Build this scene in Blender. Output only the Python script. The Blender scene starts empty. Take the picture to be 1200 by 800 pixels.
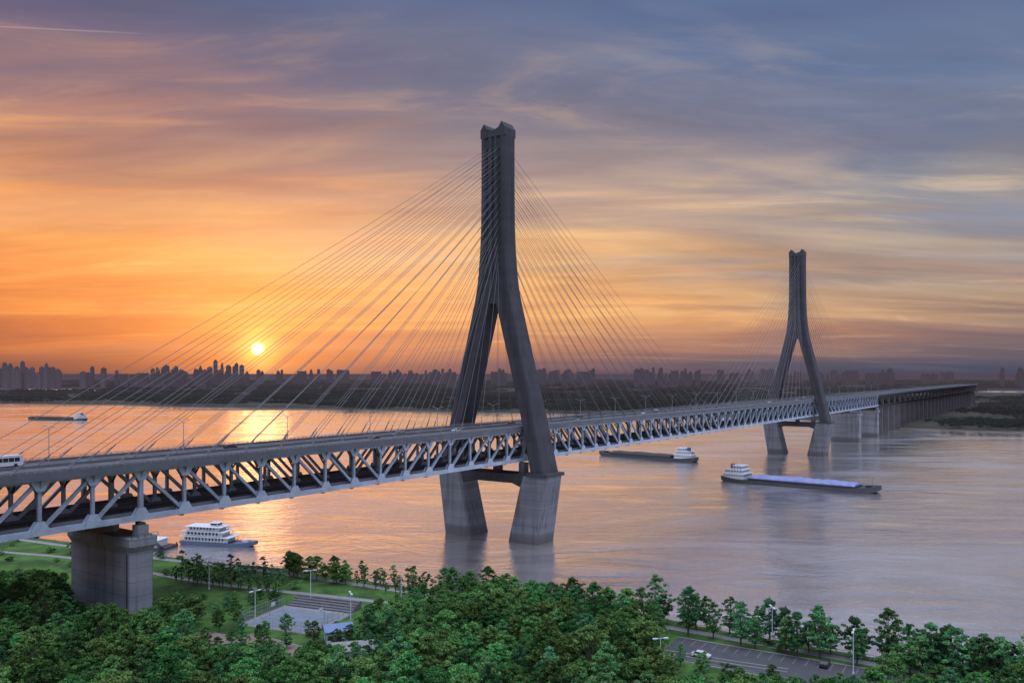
import bpy, bmesh, math, random
import numpy as np
from mathutils import Vector, Matrix
R=math.radians
random.seed(7); rng=np.random.default_rng(7)
scene=bpy.context.scene
COL=scene.collection

# ------------------------------------------------------------ helpers
def lin(c):
    return tuple(((v/255)/12.92 if v/255<=0.04045 else (((v/255)+0.055)/1.055)**2.4) for v in c)+(1.0,)

class NT:
    def __init__(s,tree): s.t=tree; s.n=tree.nodes; s.l=tree.links
    def new(s,typ,**kw):
        nd=s.n.new(typ)
        for k,v in kw.items(): setattr(nd,k,v)
        return nd
    def put(s,sock,v):
        if isinstance(v,bpy.types.NodeSocket): s.l.new(v,sock)
        elif v is not None: sock.default_value=v
    def math(s,op,a,b=None,c=None,clamp=False):
        nd=s.new('ShaderNodeMath',operation=op); nd.use_clamp=clamp
        s.put(nd.inputs[0],a); s.put(nd.inputs[1],b)
        if c is not None: s.put(nd.inputs[2],c)
        return nd.outputs[0]
    def mix(s,f,a,b,mode='MIX'):
        nd=s.new('ShaderNodeMix',data_type='RGBA',blend_type=mode)
        s.put(nd.inputs[0],f); s.put(nd.inputs[6],a); s.put(nd.inputs[7],b)
        return nd.outputs[2]
    def ramp(s,f,stops,interp='LINEAR'):
        nd=s.new('ShaderNodeValToRGB'); cr=nd.color_ramp; cr.interpolation=interp
        while len(cr.elements)>1: cr.elements.remove(cr.elements[-1])
        for i,(p,c) in enumerate(stops):
            if isinstance(c,(int,float)): c=(c,c,c,1)
            if i==0: e=cr.elements[0]; e.position=p
            else: e=cr.elements.new(p)
            e.color=c
        s.put(nd.inputs[0],f); return nd.outputs[0]
    def maprange(s,v,a,b,c=0,d=1,smooth=True):
        nd=s.new('ShaderNodeMapRange'); nd.interpolation_type='SMOOTHSTEP' if smooth else 'LINEAR'
        s.put(nd.inputs[0],v)
        for i,x in enumerate((a,b,c,d)): nd.inputs[i+1].default_value=x
        return nd.outputs[0]
    def noise(s,vec,scale,detail=4,rough=.5,dist=0):
        nd=s.new('ShaderNodeTexNoise'); s.put(nd.inputs['Vector'],vec)
        nd.inputs['Scale'].default_value=scale; nd.inputs['Detail'].default_value=detail
        nd.inputs['Roughness'].default_value=rough; nd.inputs['Distortion'].default_value=dist
        return nd.outputs[0]
    def mapping(s,vec,scale=(1,1,1),rot=(0,0,0),loc=(0,0,0)):
        nd=s.new('ShaderNodeMapping'); s.put(nd.inputs[0],vec)
        nd.inputs['Scale'].default_value=scale; nd.inputs['Rotation'].default_value=rot; nd.inputs['Location'].default_value=loc
        return nd.outputs[0]

def newmat(name):
    m=bpy.data.materials.new(name); m.use_nodes=True
    m.node_tree.nodes.clear()
    return m,NT(m.node_tree)

HAZE=(0.088,0.067,0.092,1)  # aerial haze painted into far materials as emission, growing with distance from the origin
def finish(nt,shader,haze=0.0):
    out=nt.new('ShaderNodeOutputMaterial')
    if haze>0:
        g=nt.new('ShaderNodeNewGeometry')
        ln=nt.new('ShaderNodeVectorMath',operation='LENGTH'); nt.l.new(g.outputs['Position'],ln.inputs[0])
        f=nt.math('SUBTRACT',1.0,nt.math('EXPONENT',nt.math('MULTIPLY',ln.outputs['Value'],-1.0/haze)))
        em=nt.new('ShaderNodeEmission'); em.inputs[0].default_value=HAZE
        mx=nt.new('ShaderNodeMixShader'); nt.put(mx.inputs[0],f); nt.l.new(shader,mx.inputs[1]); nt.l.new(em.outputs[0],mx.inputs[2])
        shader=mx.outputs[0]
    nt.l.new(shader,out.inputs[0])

def pmat(name,col,rough=.7,var=.25,scale=1.0,bump=0.0,metal=0.0,haze=0.0,streak=False,coord='Object'):
    m,nt=newmat(name)
    tc=nt.new('ShaderNodeTexCoord').outputs[coord]
    v=nt.mapping(tc,scale=(1,1,.15)) if streak else tc
    n1=nt.noise(v,scale,6,.6); n2=nt.noise(tc,scale*9,4,.6)
    f=nt.math('ADD',nt.math('MULTIPLY',n1,.65),nt.math('MULTIPLY',n2,.35))
    f=nt.maprange(f,.32,.68,0,1,False)
    c=nt.mix(f,tuple(x*(1-var) for x in col[:3])+(1,),tuple(min(1,x*(1+var)) for x in col[:3])+(1,))
    b=nt.new('ShaderNodeBsdfPrincipled'); nt.put(b.inputs['Base Color'],c)
    b.inputs['Roughness'].default_value=rough; b.inputs['Metallic'].default_value=metal
    if bump>0:
        bp=nt.new('ShaderNodeBump'); bp.inputs['Distance'].default_value=bump; nt.put(bp.inputs['Height'],n2); nt.l.new(bp.outputs[0],b.inputs['Normal'])
    finish(nt,b.outputs[0],haze)
    return m

class MB:
    """mesh builder"""
    def __init__(s): s.v=[]; s.f=[]; s.m=[]
    def add(s,vs,fs,mi=0):
        o=len(s.v); s.v.extend([tuple(p) for p in vs])
        for f in fs: s.f.append([i+o for i in f]); s.m.append(mi)
    def box(s,x0,x1,y0,y1,z0,z1,mi=0):
        s.add([(x0,y0,z0),(x1,y0,z0),(x1,y1,z0),(x0,y1,z0),(x0,y0,z1),(x1,y0,z1),(x1,y1,z1),(x0,y1,z1)],
              [(0,3,2,1),(4,5,6,7),(0,1,5,4),(1,2,6,5),(2,3,7,6),(3,0,4,7)],mi)
    def beam(s,a,b,w,h,mi=0,up=(0,0,1)):
        a=Vector(a); b=Vector(b); d=(b-a).normalized(); u=Vector(up)
        if abs(d.dot(u))>.98: u=Vector((1,0,0))
        sd=d.cross(u).normalized()*(w/2); uu=sd.cross(d).normalized()*(h/2)
        vs=[a-sd-uu,a+sd-uu,a+sd+uu,a-sd+uu,b-sd-uu,b+sd-uu,b+sd+uu,b-sd+uu]
        s.add(vs,[(0,1,2,3),(4,7,6,5),(0,4,5,1),(1,5,6,2),(2,6,7,3),(3,7,4,0)],mi)
    def cyl(s,a,b,r0,r1=None,n=8,mi=0,cap=True):
        r1=r0 if r1 is None else r1
        a=Vector(a); b=Vector(b); d=(b-a).normalized(); u=Vector((0,0,1)) if abs(d.z)<.9 else Vector((1,0,0))
        e=d.cross(u).normalized(); g=d.cross(e)
        vs=[];fs=[]
        for i in range(n):
            t=2*math.pi*i/n; k=e*math.cos(t)+g*math.sin(t); vs+= [a+k*r0,b+k*r1]
        for i in range(n):
            j=(i+1)%n; fs.append((2*i,2*j,2*j+1,2*i+1))
        if cap: fs.append([2*i for i in range(n)][::-1]); fs.append([2*i+1 for i in range(n)])
        s.add(vs,fs,mi)
    def loft(s,rings,mi=0,cap=True):
        n=len(rings[0]); vs=[p for r in rings for p in r]; fs=[]
        for k in range(len(rings)-1):
            for i in range(n):
                j=(i+1)%n; fs.append((k*n+i,k*n+j,(k+1)*n+j,(k+1)*n+i))
        if cap: fs.append(list(range(n))[::-1]); fs.append([(len(rings)-1)*n+i for i in range(n)])
        s.add(vs,fs,mi)
    def prism(s,poly,axis,a,b,mi=0):
        def P(p,t):
            return {'x':(t,p[0],p[1]),'y':(p[0],t,p[1]),'z':(p[0],p[1],t)}[axis]
        s.loft([[P(p,a) for p in poly],[P(p,b) for p in poly]],mi)
    def sphere(s,c,r,mi=0,seg=8,ring=5,sc=(1,1,1)):
        rings=[]
        for i in range(ring+1):
            ph=-math.pi/2+math.pi*(i+.02)/(ring+.04)
            rings.append([(c[0]+r*sc[0]*math.cos(ph)*math.cos(2*math.pi*j/seg),c[1]+r*sc[1]*math.cos(ph)*math.sin(2*math.pi*j/seg),c[2]+r*sc[2]*math.sin(ph)) for j in range(seg)])
        s.loft(rings,mi)
    def mesh(s,name,mats):
        me=bpy.data.meshes.new(name); me.from_pydata(s.v,[],s.f)
        for m in mats: me.materials.append(m)
        me.polygons.foreach_set('material_index',s.m)
        bm=bmesh.new(); bm.from_mesh(me); bmesh.ops.recalc_face_normals(bm,faces=bm.faces); bm.to_mesh(me); bm.free()
        return me
    def obj(s,name,mats,parent=None,loc=(0,0,0),rotz=0):
        me=s.mesh(name,mats); o=bpy.data.objects.new(name,me); COL.objects.link(o)
        o.location=loc; o.rotation_euler=(0,0,rotz)
        if parent: o.parent=parent
        return o
def empty(name,loc=(0,0,0),rotz=0):
    e=bpy.data.objects.new(name,None); COL.objects.link(e); e.location=loc; e.rotation_euler=(0,0,rotz); e.empty_display_size=2
    return e
def inst(name,me,loc,rotz=0,sc=1.0,parent=None):
    o=bpy.data.objects.new(name,me); COL.objects.link(o); o.location=loc; o.rotation_euler=(0,0,rotz)
    o.scale=(sc,sc,sc) if isinstance(sc,(int,float)) else sc
    if parent: o.parent=parent
    return o

# ------------------------------------------------------------ camera
CH=79.0; F=990.0; HY=437.0
cd=bpy.data.cameras.new('camera'); cam=bpy.data.objects.new('camera',cd); COL.objects.link(cam)
cam.location=(0,0,CH); cam.rotation_euler=(R(90),0,0)
cd.sensor_width=36; cd.lens=36*F/1200; cd.shift_y=(HY-400)/1200; cd.clip_start=1; cd.clip_end=200000
scene.camera=cam
def W(px,py,z=0.0):      # planning aid: site coordinates of a spot seen in the photo
    d=(CH-z)*F/(py-HY); return ((px-600)/F*d,d)

# ------------------------------------------------------------ world
SAZ=R(-16.75); SEL=R(1.6)
SUN=Vector((math.sin(SAZ)*math.cos(SEL),math.cos(SAZ)*math.cos(SEL),math.sin(SEL)))
w=bpy.data.worlds.new('World'); scene.world=w; w.use_nodes=True
w.node_tree.nodes.clear(); nt=NT(w.node_tree)
tc=nt.new('ShaderNodeTexCoord').outputs['Generated']
sp=nt.new('ShaderNodeSeparateXYZ'); nt.l.new(tc,sp.inputs[0]); X,Y,Z=sp.outputs
zc=nt.math('MAXIMUM',Z,0.0)
den=nt.math('ADD',zc,.10)
cb=nt.new('ShaderNodeCombineXYZ'); nt.put(cb.inputs[0],nt.math('DIVIDE',X,den)); nt.put(cb.inputs[1],nt.math('DIVIDE',Y,den))
P=cb.outputs[0]
PA=nt.mapping(P,scale=(.34,.9,1),rot=(0,0,R(20)))
PB=nt.mapping(P,scale=(.42,1.15,1),rot=(0,0,R(13)),loc=(3.1,1.7,0))
PD=nt.mapping(P,scale=(.9,2.4,1),rot=(0,0,R(17)),loc=(1.1,8.7,0))
nA=nt.noise(PA,1.2,6,.54,.6)
nB=nt.noise(PB,1.0,6,.54,.6)
nD=nt.noise(PD,1.2,7,.62,.9)
nC=nt.noise(nt.mapping(P,scale=(.16,.45,1),rot=(0,0,R(26)),loc=(7,2,0)),1.4,5,.5,.4)
az=nt.math('ARCTAN2',X,Y); azn0=nt.math('ADD',nt.math('DIVIDE',az,2*math.pi),.5)
azn=nt.math('ADD',azn0,nt.math('MULTIPLY',nt.math('SUBTRACT',nC,.5),.12))
fade=nt.maprange(zc,.0,.14,.05,1)
zz=nt.math('ADD',zc,nt.math('MULTIPLY',nt.math('MULTIPLY',nt.math('SUBTRACT',nA,.5),.32),fade))
def skyramp(cols,scale=1):
    ys=[437,430,400,350,300,250,200,150,100,0]; zs=[math.sin(math.atan((437-y)/990)) for y in ys]
    st=[(z,lin(c)) for z,c in zip(zs,cols)]
    st+= [(.52,lin((104,118,152))),(.7,lin((185,196,218))),(1.0,lin((225,232,248)))]  # unseen sky above the frame, lifted to add light on the scene
    return nt.ramp(zz,st)
L=skyramp([(88,64,74),(100,70,76),(184,100,74),(238,140,76),(248,164,94),(228,154,106),(182,130,114),(142,112,120),(104,95,122),(68,80,116)])
C=skyramp([(92,80,94),(110,92,102),(188,130,104),(242,178,116),(236,186,136),(208,172,146),(176,152,144),(140,132,142),(108,110,134),(80,92,128)])
Rr=skyramp([(66,72,94),(76,80,100),(130,108,110),(176,144,122),(162,144,134),(146,142,146),(124,132,152),(114,126,154),(94,110,144),(70,88,130)])
col=nt.mix(nt.ramp(azn,[(.425,0),(.5,1)],'EASE'),L,C)
col=nt.mix(nt.ramp(azn,[(.2,1),(.36,0),(.5,0),(.575,1)],'EASE'),col,Rr)
dk=nt.math('MULTIPLY',nt.maprange(nB,.42,.64),nt.math('MULTIPLY',fade,.58))
col=nt.mix(dk,col,nt.mix(1.0,col,(.56,.56,.70,1),'MULTIPLY'))
dk2=nt.math('MULTIPLY',nt.maprange(nD,.46,.68),nt.math('MULTIPLY',fade,.28))
col=nt.mix(dk2,col,nt.mix(1.0,col,(.56,.56,.70,1),'MULTIPLY'))
wband=nt.ramp(zc,[(.0,0),(.05,.3),(.12,.9),(.24,.75),(.32,.25),(.42,.04)])
wf=nt.math('MULTIPLY',nt.maprange(nA,.50,.70),wband)
wc=nt.mix(nt.ramp(azn,[(.42,0),(.56,1)]),lin((255,184,106)),lin((234,202,162)))
col=nt.mix(nt.math('MULTIPLY',wf,.55),col,wc)
wf2=nt.math('MULTIPLY',nt.maprange(nD,.50,.30),nt.math('MULTIPLY',wband,nt.maprange(nB,.62,.40)))
col=nt.mix(nt.math('MULTIPLY',wf2,.65),col,wc)
bg=nt.math('MULTIPLY',nt.maprange(nC,.50,.66),nt.math('MULTIPLY',nt.ramp(azn,[(.45,0),(.54,1)]),nt.ramp(zc,[(.07,0),(.17,.65),(.4,.5)])))
col=nt.mix(bg,col,lin((112,138,176)))
va=Vector((-.62,1,.4105)).normalized(); vb=Vector((-.41,1,.4)).normalized(); vn=va.cross(vb).normalized()
dv=nt.new('ShaderNodeVectorMath',operation='DOT_PRODUCT'); nt.l.new(tc,dv.inputs[0]); dv.inputs[1].default_value=vn
vm=nt.math('MULTIPLY',nt.maprange(nt.math('ABSOLUTE',dv.outputs['Value']),.0011,.0003),nt.maprange(nt.math('DIVIDE',X,nt.math('MAXIMUM',Y,.01)),-.40,-.52))
vm=nt.math('MULTIPLY',vm,nt.math('GREATER_THAN',Y,.3))
col=nt.mix(nt.math('MULTIPLY',vm,.22),col,lin((215,190,190)))
# sun glow + disc
dt=nt.new('ShaderNodeVectorMath',operation='DOT_PRODUCT'); nt.l.new(tc,dt.inputs[0]); dt.inputs[1].default_value=SUN
dd=nt.math('MAXIMUM',dt.outputs['Value'],0.0)
def addc(base,fac,c): 
    return nt.mix(1.0,base,nt.mix(fac,(0,0,0,1),c),'ADD')
g1=nt.math('POWER',dd,55.0); g2=nt.math('POWER',dd,500.0); g3=nt.math('POWER',dd,5000.0)
col=addc(col,g1,(.17,.05,.003,1)); col=addc(col,g2,(.36,.13,.01,1)); col=addc(col,g3,(1.0,.50,.09,1))
disc=nt.maprange(dt.outputs['Value'],math.cos(R(.50)),math.cos(R(.18)))
col=nt.mix(disc,col,(2.6,1.9,.95,1))
# unseen sky overhead and behind the viewer, brightened as added fill light on foliage
bo=nt.math('MULTIPLY',nt.maprange(zc,.42,.85,1,2.7),nt.maprange(Y,.25,-.6,1,2.4))
sc_=nt.new('ShaderNodeVectorMath',operation='SCALE'); nt.l.new(col,sc_.inputs[0]); nt.put(sc_.inputs['Scale'],bo); col=sc_.outputs[0]
b1=nt.new('ShaderNodeBackground'); nt.put(b1.inputs[0],col); b1.inputs[1].default_value=1.04
sky=nt.new('ShaderNodeTexSky'); sky.sky_type='NISHITA'; sky.sun_disc=False; sky.sun_elevation=SEL; sky.sun_rotation=SAZ; sky.altitude=50; sky.dust_density=1.5
b2=nt.new('ShaderNodeBackground'); nt.l.new(sky.outputs[0],b2.inputs[0]); b2.inputs[1].default_value=0.012
ad=nt.new('ShaderNodeAddShader'); nt.l.new(b1.outputs[0],ad.inputs[0]); nt.l.new(b2.outputs[0],ad.inputs[1])
wo=nt.new('ShaderNodeOutputWorld'); nt.l.new(ad.outputs[0],wo.inputs[0])

sl=bpy.data.lights.new('sun','SUN'); sl.energy=0.022; sl.angle=R(4); sl.color=(1,.52,.22)   # sun dimmed by dense horizon haze
so=bpy.data.objects.new('sun',sl); COL.objects.link(so); so.rotation_euler=SUN.to_track_quat('Z','Y').to_euler(); so.location=(0,0,300)

# ------------------------------------------------------------ materials
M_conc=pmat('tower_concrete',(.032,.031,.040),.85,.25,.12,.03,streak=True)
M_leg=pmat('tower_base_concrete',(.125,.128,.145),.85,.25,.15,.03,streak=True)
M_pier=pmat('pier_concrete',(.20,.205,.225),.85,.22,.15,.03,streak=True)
M_deckc=pmat('deck_concrete',(.085,.09,.107),.85,.25,.15,.02)
M_via=pmat('viaduct_concrete',(.085,.08,.085),.85,.25,.1,.02)
M_steel=pmat('painted_steel',(.27,.32,.40),.5,.28,.3)
M_steelW=pmat('painted_steel_web',(.20,.24,.30),.5,.35,.25)
M_steelD=pmat('dark_steel',(.03,.034,.045),.6,.25,.3)
M_asph=pmat('asphalt',(.04,.041,.047),.85,.25,.4,.01)
M_ball=pmat('ballast',(.07,.048,.04),.95,.35,2.0,.05)
M_paint=pmat('road_paint',(.38,.38,.36),.7,.1,1)
M_cable=pmat('cable_sheath',(.095,.093,.105),.5,.12,.2)
M_lampm=pmat('lamp_metal',(.22,.23,.25),.45,.1,1)
M_white=pmat('white_paint',(.46,.49,.53),.5,.15,.5)
M_hull=pmat('hull_paint',(.022,.025,.032),.5,.35,.3)
M_hullb=pmat('hull_blue',(.035,.058,.11),.5,.3,.3)
M_red=pmat('antifouling_red',(.16,.04,.03),.6,.3,.5)
M_tarp=pmat('blue_tarpaulin',(.15,.17,.34),.6,.28,.25,.2)
M_coal=pmat('bulk_cargo',(.04,.036,.034),.95,.4,.6,.3)
M_glass,g=newmat('window_glass'); b=g.new('ShaderNodeBsdfPrincipled'); b.inputs['Base Color'].default_value=(.02,.025,.03,1); b.inputs['Roughness'].default_value=.08; finish(g,b.outputs[0])
M_pave=pmat('paving',(.17,.165,.175),.85,.28,.5,.01)
M_brickp=pmat('brick_paving',(.15,.10,.088),.85,.28,.6,.01)
M_kerb=pmat('kerb_stone',(.24,.235,.235),.85,.15,1)
M_court=pmat('court_surface',(.115,.135,.175),.8,.28,.25)
M_bark=pmat('bark',(.08,.06,.045),.95,.3,2,.03)
M_roofb=pmat('blue_roof',(.09,.14,.26),.5,.2,1)
M_rubber=pmat('rubber',(.02,.02,.02),.9,.1,4)

def formwork(m,dk=.35):
    nt=NT(m.node_tree)
    b=[n for n in nt.n if n.type=='BSDF_PRINCIPLED'][0]
    old=b.inputs['Base Color'].links[0].from_socket
    t=nt.new('ShaderNodeTexCoord').outputs['Object']; s=nt.new('ShaderNodeSeparateXYZ'); nt.l.new(t,s.inputs[0])
    fr=nt.math('FRACT',nt.math('DIVIDE',s.outputs[2],4.0)); ln=nt.math('LESS_THAN',fr,.06)
    pn=nt.noise(nt.mapping(t,scale=(.02,.02,.25)),1.0,1,.5)
    st=nt.noise(nt.mapping(t,scale=(.5,.5,.02)),1.0,5,.6)
    c=nt.mix(nt.math('MULTIPLY',ln,dk),old,(.02,.02,.025,1))
    c=nt.mix(nt.maprange(pn,.4,.6,0,.4),c,nt.mix(1,c,(.55,.55,.58,1),'MULTIPLY'))
    c=nt.mix(nt.maprange(st,.48,.68,0,.7),c,nt.mix(1,c,(.45,.43,.43,1),'MULTIPLY'))
    c=nt.mix(nt.maprange(s.outputs[2],5.5,2.5,0,.6),c,(.04,.036,.033,1))
    nt.l.new(c,b.inputs['Base Color'])
formwork(M_conc); formwork(M_pier); formwork(M_leg)

# ------------------------------------------------------------ terrain
bx=[-3000,-600,-300,-129,-82,-27,40,92,116,300,600,3000]; by=[1800,560,405,320,300,270,238,203,190,95,-60,-1300]
fpx=[(-900,474),(0,474),(150,475),(260,478),(350,480),(450,483),(600,485),(800,487),(950,493),(1050,503),(1200,509)]
fw=[W(*p) for p in fpx]; fx=[-9000]+[p[0] for p in fw]+[900,1500,9000]; fy=[fw[0][1]]+[p[1] for p in fw]+[1040,980,300]
def brink(x): return np.interp(x,bx,by)
def farsh(x): return np.interp(x,fx,fy)
def height(x,y):
    wob=6*np.sin(x*.021+1)+3*np.sin(x*.067)+1.5*np.sin(x*.19)
    d=(brink(x)-y)*.88+wob*.25
    hn=np.where(d>0,10.0,10+d*10/24.0); hn=np.maximum(hn,-6)
    wf=35*np.sin(x*.006)+14*np.sin(x*.023+y*.01)+6*np.sin(x*.08)
    d2=y-farsh(x)+wf*.6
    hf=np.clip(d2*.06,-6,4.5)+np.where(d2>100,1.0*np.sin(x*.01)*np.sin(y*.007)+.6,0)
    def pond(cx,cy,rx,ry):
        return np.clip(((x-cx)/rx)**2+((y-cy)/ry)**2,0,1.4)
    for c in [(-2500,3750,780,520),(-900,3200,500,60),(2050,3500,230,330),(1250,1900,260,45)]:
        q=pond(*c); hf=np.where(q<1.0,-2+q*2.2,hf)
    q=((x+560)/210)**2+((y-1830)/38)**2
    hf=np.where((q<1),np.maximum(hf,1.2*(1-q)),hf)
    return np.maximum(hn,hf)
def axis(segs):
    a=[]
    for s,e,st in segs: a+=list(np.arange(s,e,st))
    return np.array(a+[segs[-1][1]])
gx=axis([(-60000,-10000,5000),(-10000,-3500,500),(-3500,-1500,80),(-1500,-400,20),(-400,-250,8),(-250,250,3),(250,400,10),(400,1500,20),(1500,3500,80),(3500,10000,500),(10000,60000,5000)])
gy=axis([(-1500,-100,100),(-100,120,20),(120,400,3),(400,1000,30),(1000,2200,12),(2200,4500,50),(4500,12000,500),(12000,80000,4000)])
XX,YY=np.meshgrid(gx,gy); ZZ=height(XX,YY)
nv=np.stack([XX.ravel(),YY.ravel(),ZZ.ravel()],1); nx=len(gx); ny=len(gy)
ii,jj=np.meshgrid(np.arange(nx-1),np.arange(ny-1)); base=(jj*nx+ii).ravel()
fc=np.stack([base,base+1,base+nx+1,base+nx],1)
def npmesh(name,v,f,mats,smooth=False):
    me=bpy.data.meshes.new(name); me.vertices.add(len(v)); me.vertices.foreach_set('co',v.astype(np.float32).ravel())
    k=f.shape[1]; me.loops.add(f.size); me.loops.foreach_set('vertex_index',f.astype(np.int32).ravel())
    me.polygons.add(len(f)); me.polygons.foreach_set('loop_start',np.arange(0,f.size,k,dtype=np.int32)); me.polygons.foreach_set('loop_total',np.full(len(f),k,dtype=np.int32))
    me.update(calc_edges=True)
    if smooth: me.polygons.foreach_set('use_smooth',[True]*len(f))
    for m in mats: me.materials.append(m)
    return me
mg,g=newmat('ground_soil_grass')
pos=g.new('ShaderNodeNewGeometry').outputs['Position']; s=g.new('ShaderNodeSeparateXYZ'); g.l.new(pos,s.inputs[0])
n1=g.noise(pos,.09,6,.7); n2=g.noise(pos,.8,5,.7); n3=g.noise(g.mapping(pos,scale=(.0012,.004,1)),1,6,.6)
grass=g.mix(g.maprange(n1,.35,.65),(.022,.055,.016,1),(.062,.15,.03,1)); grass=g.mix(g.maprange(n2,.35,.75,0,.55),grass,(.045,.05,.022,1))
mud=g.mix(n2,(.08,.065,.05,1),(.16,.13,.105,1))
near=g.mix(g.maprange(s.outputs[2],4,8.5),mud,grass)
far=g.mix(g.maprange(n3,.35,.65),(.012,.02,.014,1),(.05,.05,.04,1)); far=g.mix(g.maprange(s.outputs[2],.6,2.2),mud,far)
cc=g.mix(g.maprange(s.outputs[1],700,900),near,far)
b=g.new('ShaderNodeBsdfPrincipled'); g.put(b.inputs['Base Color'],cc); b.inputs['Roughness'].default_value=.95; b.inputs['Specular IOR Level'].default_value=.1
bp=g.new('ShaderNodeBump'); bp.inputs['Distance'].default_value=.12; g.put(bp.inputs['Height'],n2); g.l.new(bp.outputs[0],b.inputs['Normal'])
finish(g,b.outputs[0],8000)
go=bpy.data.objects.new('ground',npmesh('ground',nv,fc,[mg],True)); COL.objects.link(go)

# ------------------------------------------------------------ water
mw,g=newmat('river_water')
pos=g.new('ShaderNodeNewGeometry').outputs['Position']
a=g.noise(g.mapping(pos,scale=(.16,.26,1),rot=(0,0,R(30))),1,5,.65,.5)
bb=g.noise(g.mapping(pos,scale=(.7,1.1,1),rot=(0,0,R(-35))),1,4,.65)
sw=g.noise(g.mapping(pos,scale=(.016,.034,1),rot=(0,0,R(35))),1,6,.60,2.4)
pat=g.noise(g.mapping(pos,scale=(.004,.012,1),rot=(0,0,R(35))),1,7,.66,1.6)
amp=g.maprange(pat,.40,.62,.25,1.25)
hgt=g.math('ADD',g.math('MULTIPLY',a,.58),g.math('MULTIPLY',bb,.20)); hgt=g.math('MULTIPLY',hgt,amp); hgt=g.math('ADD',hgt,g.math('MULTIPLY',sw,1.5))
bp=g.new('ShaderNodeBump'); bp.inputs['Distance'].default_value=.42; bp.inputs['Strength'].default_value=1; g.put(bp.inputs['Height'],hgt)
gl=g.new('ShaderNodeBsdfGlossy'); g.put(gl.inputs['Roughness'],g.maprange(pat,.38,.62,.10,.22)); gl.inputs['Color'].default_value=(1,.98,.965,1); g.l.new(bp.outputs[0],gl.inputs['Normal'])
df=g.new('ShaderNodeBsdfDiffuse'); g.put(df.inputs['Color'],g.mix(g.maprange(sw,.38,.62),(.225,.205,.205,1),(.32,.29,.285,1))); g.l.new(bp.outputs[0],df.inputs['Normal'])
fr=g.new('ShaderNodeFresnel'); fr.inputs[0].default_value=1.33; g.l.new(bp.outputs[0],fr.inputs['Normal'])
fac=g.math('ADD',g.math('MULTIPLY',fr.outputs[0],.30),g.maprange(pat,.36,.64,.78,.68),clamp=True)
mx=g.new('ShaderNodeMixShader'); g.put(mx.inputs[0],fac); g.l.new(df.outputs[0],mx.inputs[1]); g.l.new(gl.outputs[0],mx.inputs[2])
finish(g,mx.outputs[0])
mb=MB(); mb.add([(-60000,-1400,0),(60000,-1400,0),(60000,80000,0),(-60000,80000,0)],[(0,1,2,3)]); mb.obj('river_water',[mw])

# ------------------------------------------------------------ bridge
TH=math.atan2(415,285.6)
BR=empty('cable_stayed_bridge',(-6.8,410,0),TH)
dx,dy=math.cos(TH),math.sin(TH)
def BW(t,wd): return (-6.8+dx*t+dy*wd, 410+dy*t-dx*wd)
ZT=53.0; ZB=38.0
def section(i,o,Lh,z,c,gr,sg):
    wd=o-i; m1=i+wd*.33; m2=i+wd*.67
    q=[(i,-Lh+c),(i+c,-Lh),(m1,-Lh),(m1+.25,-Lh+gr),(m2-.25,-Lh+gr),(m2,-Lh),(o-c,-Lh),(o,-Lh+c)]
    q+=[(a,-b_) for a,b_ in q[::-1]]
    return [(b_,sg*a,z) for a,b_ in q]
def tower(t0):
    m=MB()
    lv=[(31,23.0,31.0,6.6),(55,17.8,25.3,6.0),(87,9.0,17.4,5.4),(112,2.0,11.2,5.0),(119,0.02,9.7,4.9),(127,0.02,8.7,4.8),(138,0.02,7.8,4.7),(150,0.02,7.3,4.6),(170,.02,7.1,4.6),(192.5,.02,7.1,4.6)]
    for sg in (1,-1):
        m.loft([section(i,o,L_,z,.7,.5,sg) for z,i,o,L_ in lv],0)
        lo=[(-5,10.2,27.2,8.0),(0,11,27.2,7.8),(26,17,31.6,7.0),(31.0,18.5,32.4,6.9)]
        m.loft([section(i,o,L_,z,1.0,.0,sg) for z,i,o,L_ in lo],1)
        m.box(-7.6,7.6,min(sg*21.5,sg*33),max(sg*21.5,sg*33),31.0,32.6,0)
    hs=[]
    for t in (-4.65,4.65):
        hs.append([(t,-7.15,192.5),(t,7.15,192.5),(t,7.15,196.4),(t,6.6,197.2),(t,5.2,199.3),(t,3.4,196.6),(t,0,195.6),(t,-3.4,196.6),(t,-5.2,199.3),(t,-6.6,197.2),(t,-7.15,196.4)])
    m.loft(hs,0)
    m.prism([(-5.6,104),(-1.8,112.5),(1.8,112.5),(5.6,104),(2.6,119.5),(-2.6,119.5)],'x',-4.5,4.5,0)
    m.prism([(-22,31.5),(-22,24),(-17,25.5),(-12,27.2),(12,27.2),(17,25.5),(22,24),(22,31.5)],'x',-5.6,5.6,0)
    for wd in (-15,0,15): m.box(-2,2,wd-1.5,wd+1.5,31.5,36.6,1)
    for k in range(16):
        z=130+k*57/15
        for sx in (-1,1):
            for wd in (-3.6,0,3.6): m.box(sx*4.6-.35,sx*4.6+.35,wd-.35,wd+.35,z-.8,z+.1,0)
    return m.obj('tower',[M_conc,M_leg,M_white],BR,(t0,0,0))
tower(0); tower(504)

# cables
mc=MB()
for t0 in (0,504):
    for k in range(16):
        for sx in (-1,1):
            td=t0+sx*(21+14*k)
            for wd,wt in ((-15.6,-3.6),(0,0),(15.6,3.6)):
                a=Vector((t0+sx*4.7,wt,129.6+k*57/15)); b=Vector((td,wd,ZT+1.5))
                n=6; Ln=(b-a).length
                sag=Ln*Ln/30000.0
                pts=[a.lerp(b,i/n)+Vector((0,0,-4*sag*(i/n)*(1-i/n))) for i in range(n+1)]
                for i in range(n): mc.cyl(pts[i],pts[i+1],.086,n=6,cap=False)
                dr=(pts[-2]-b).normalized(); mc.cyl(b-Vector((0,0,.8)),b+dr*4.0,.2,n=6)
mc.obj('stay_cables',[M_cable],BR)

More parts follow.
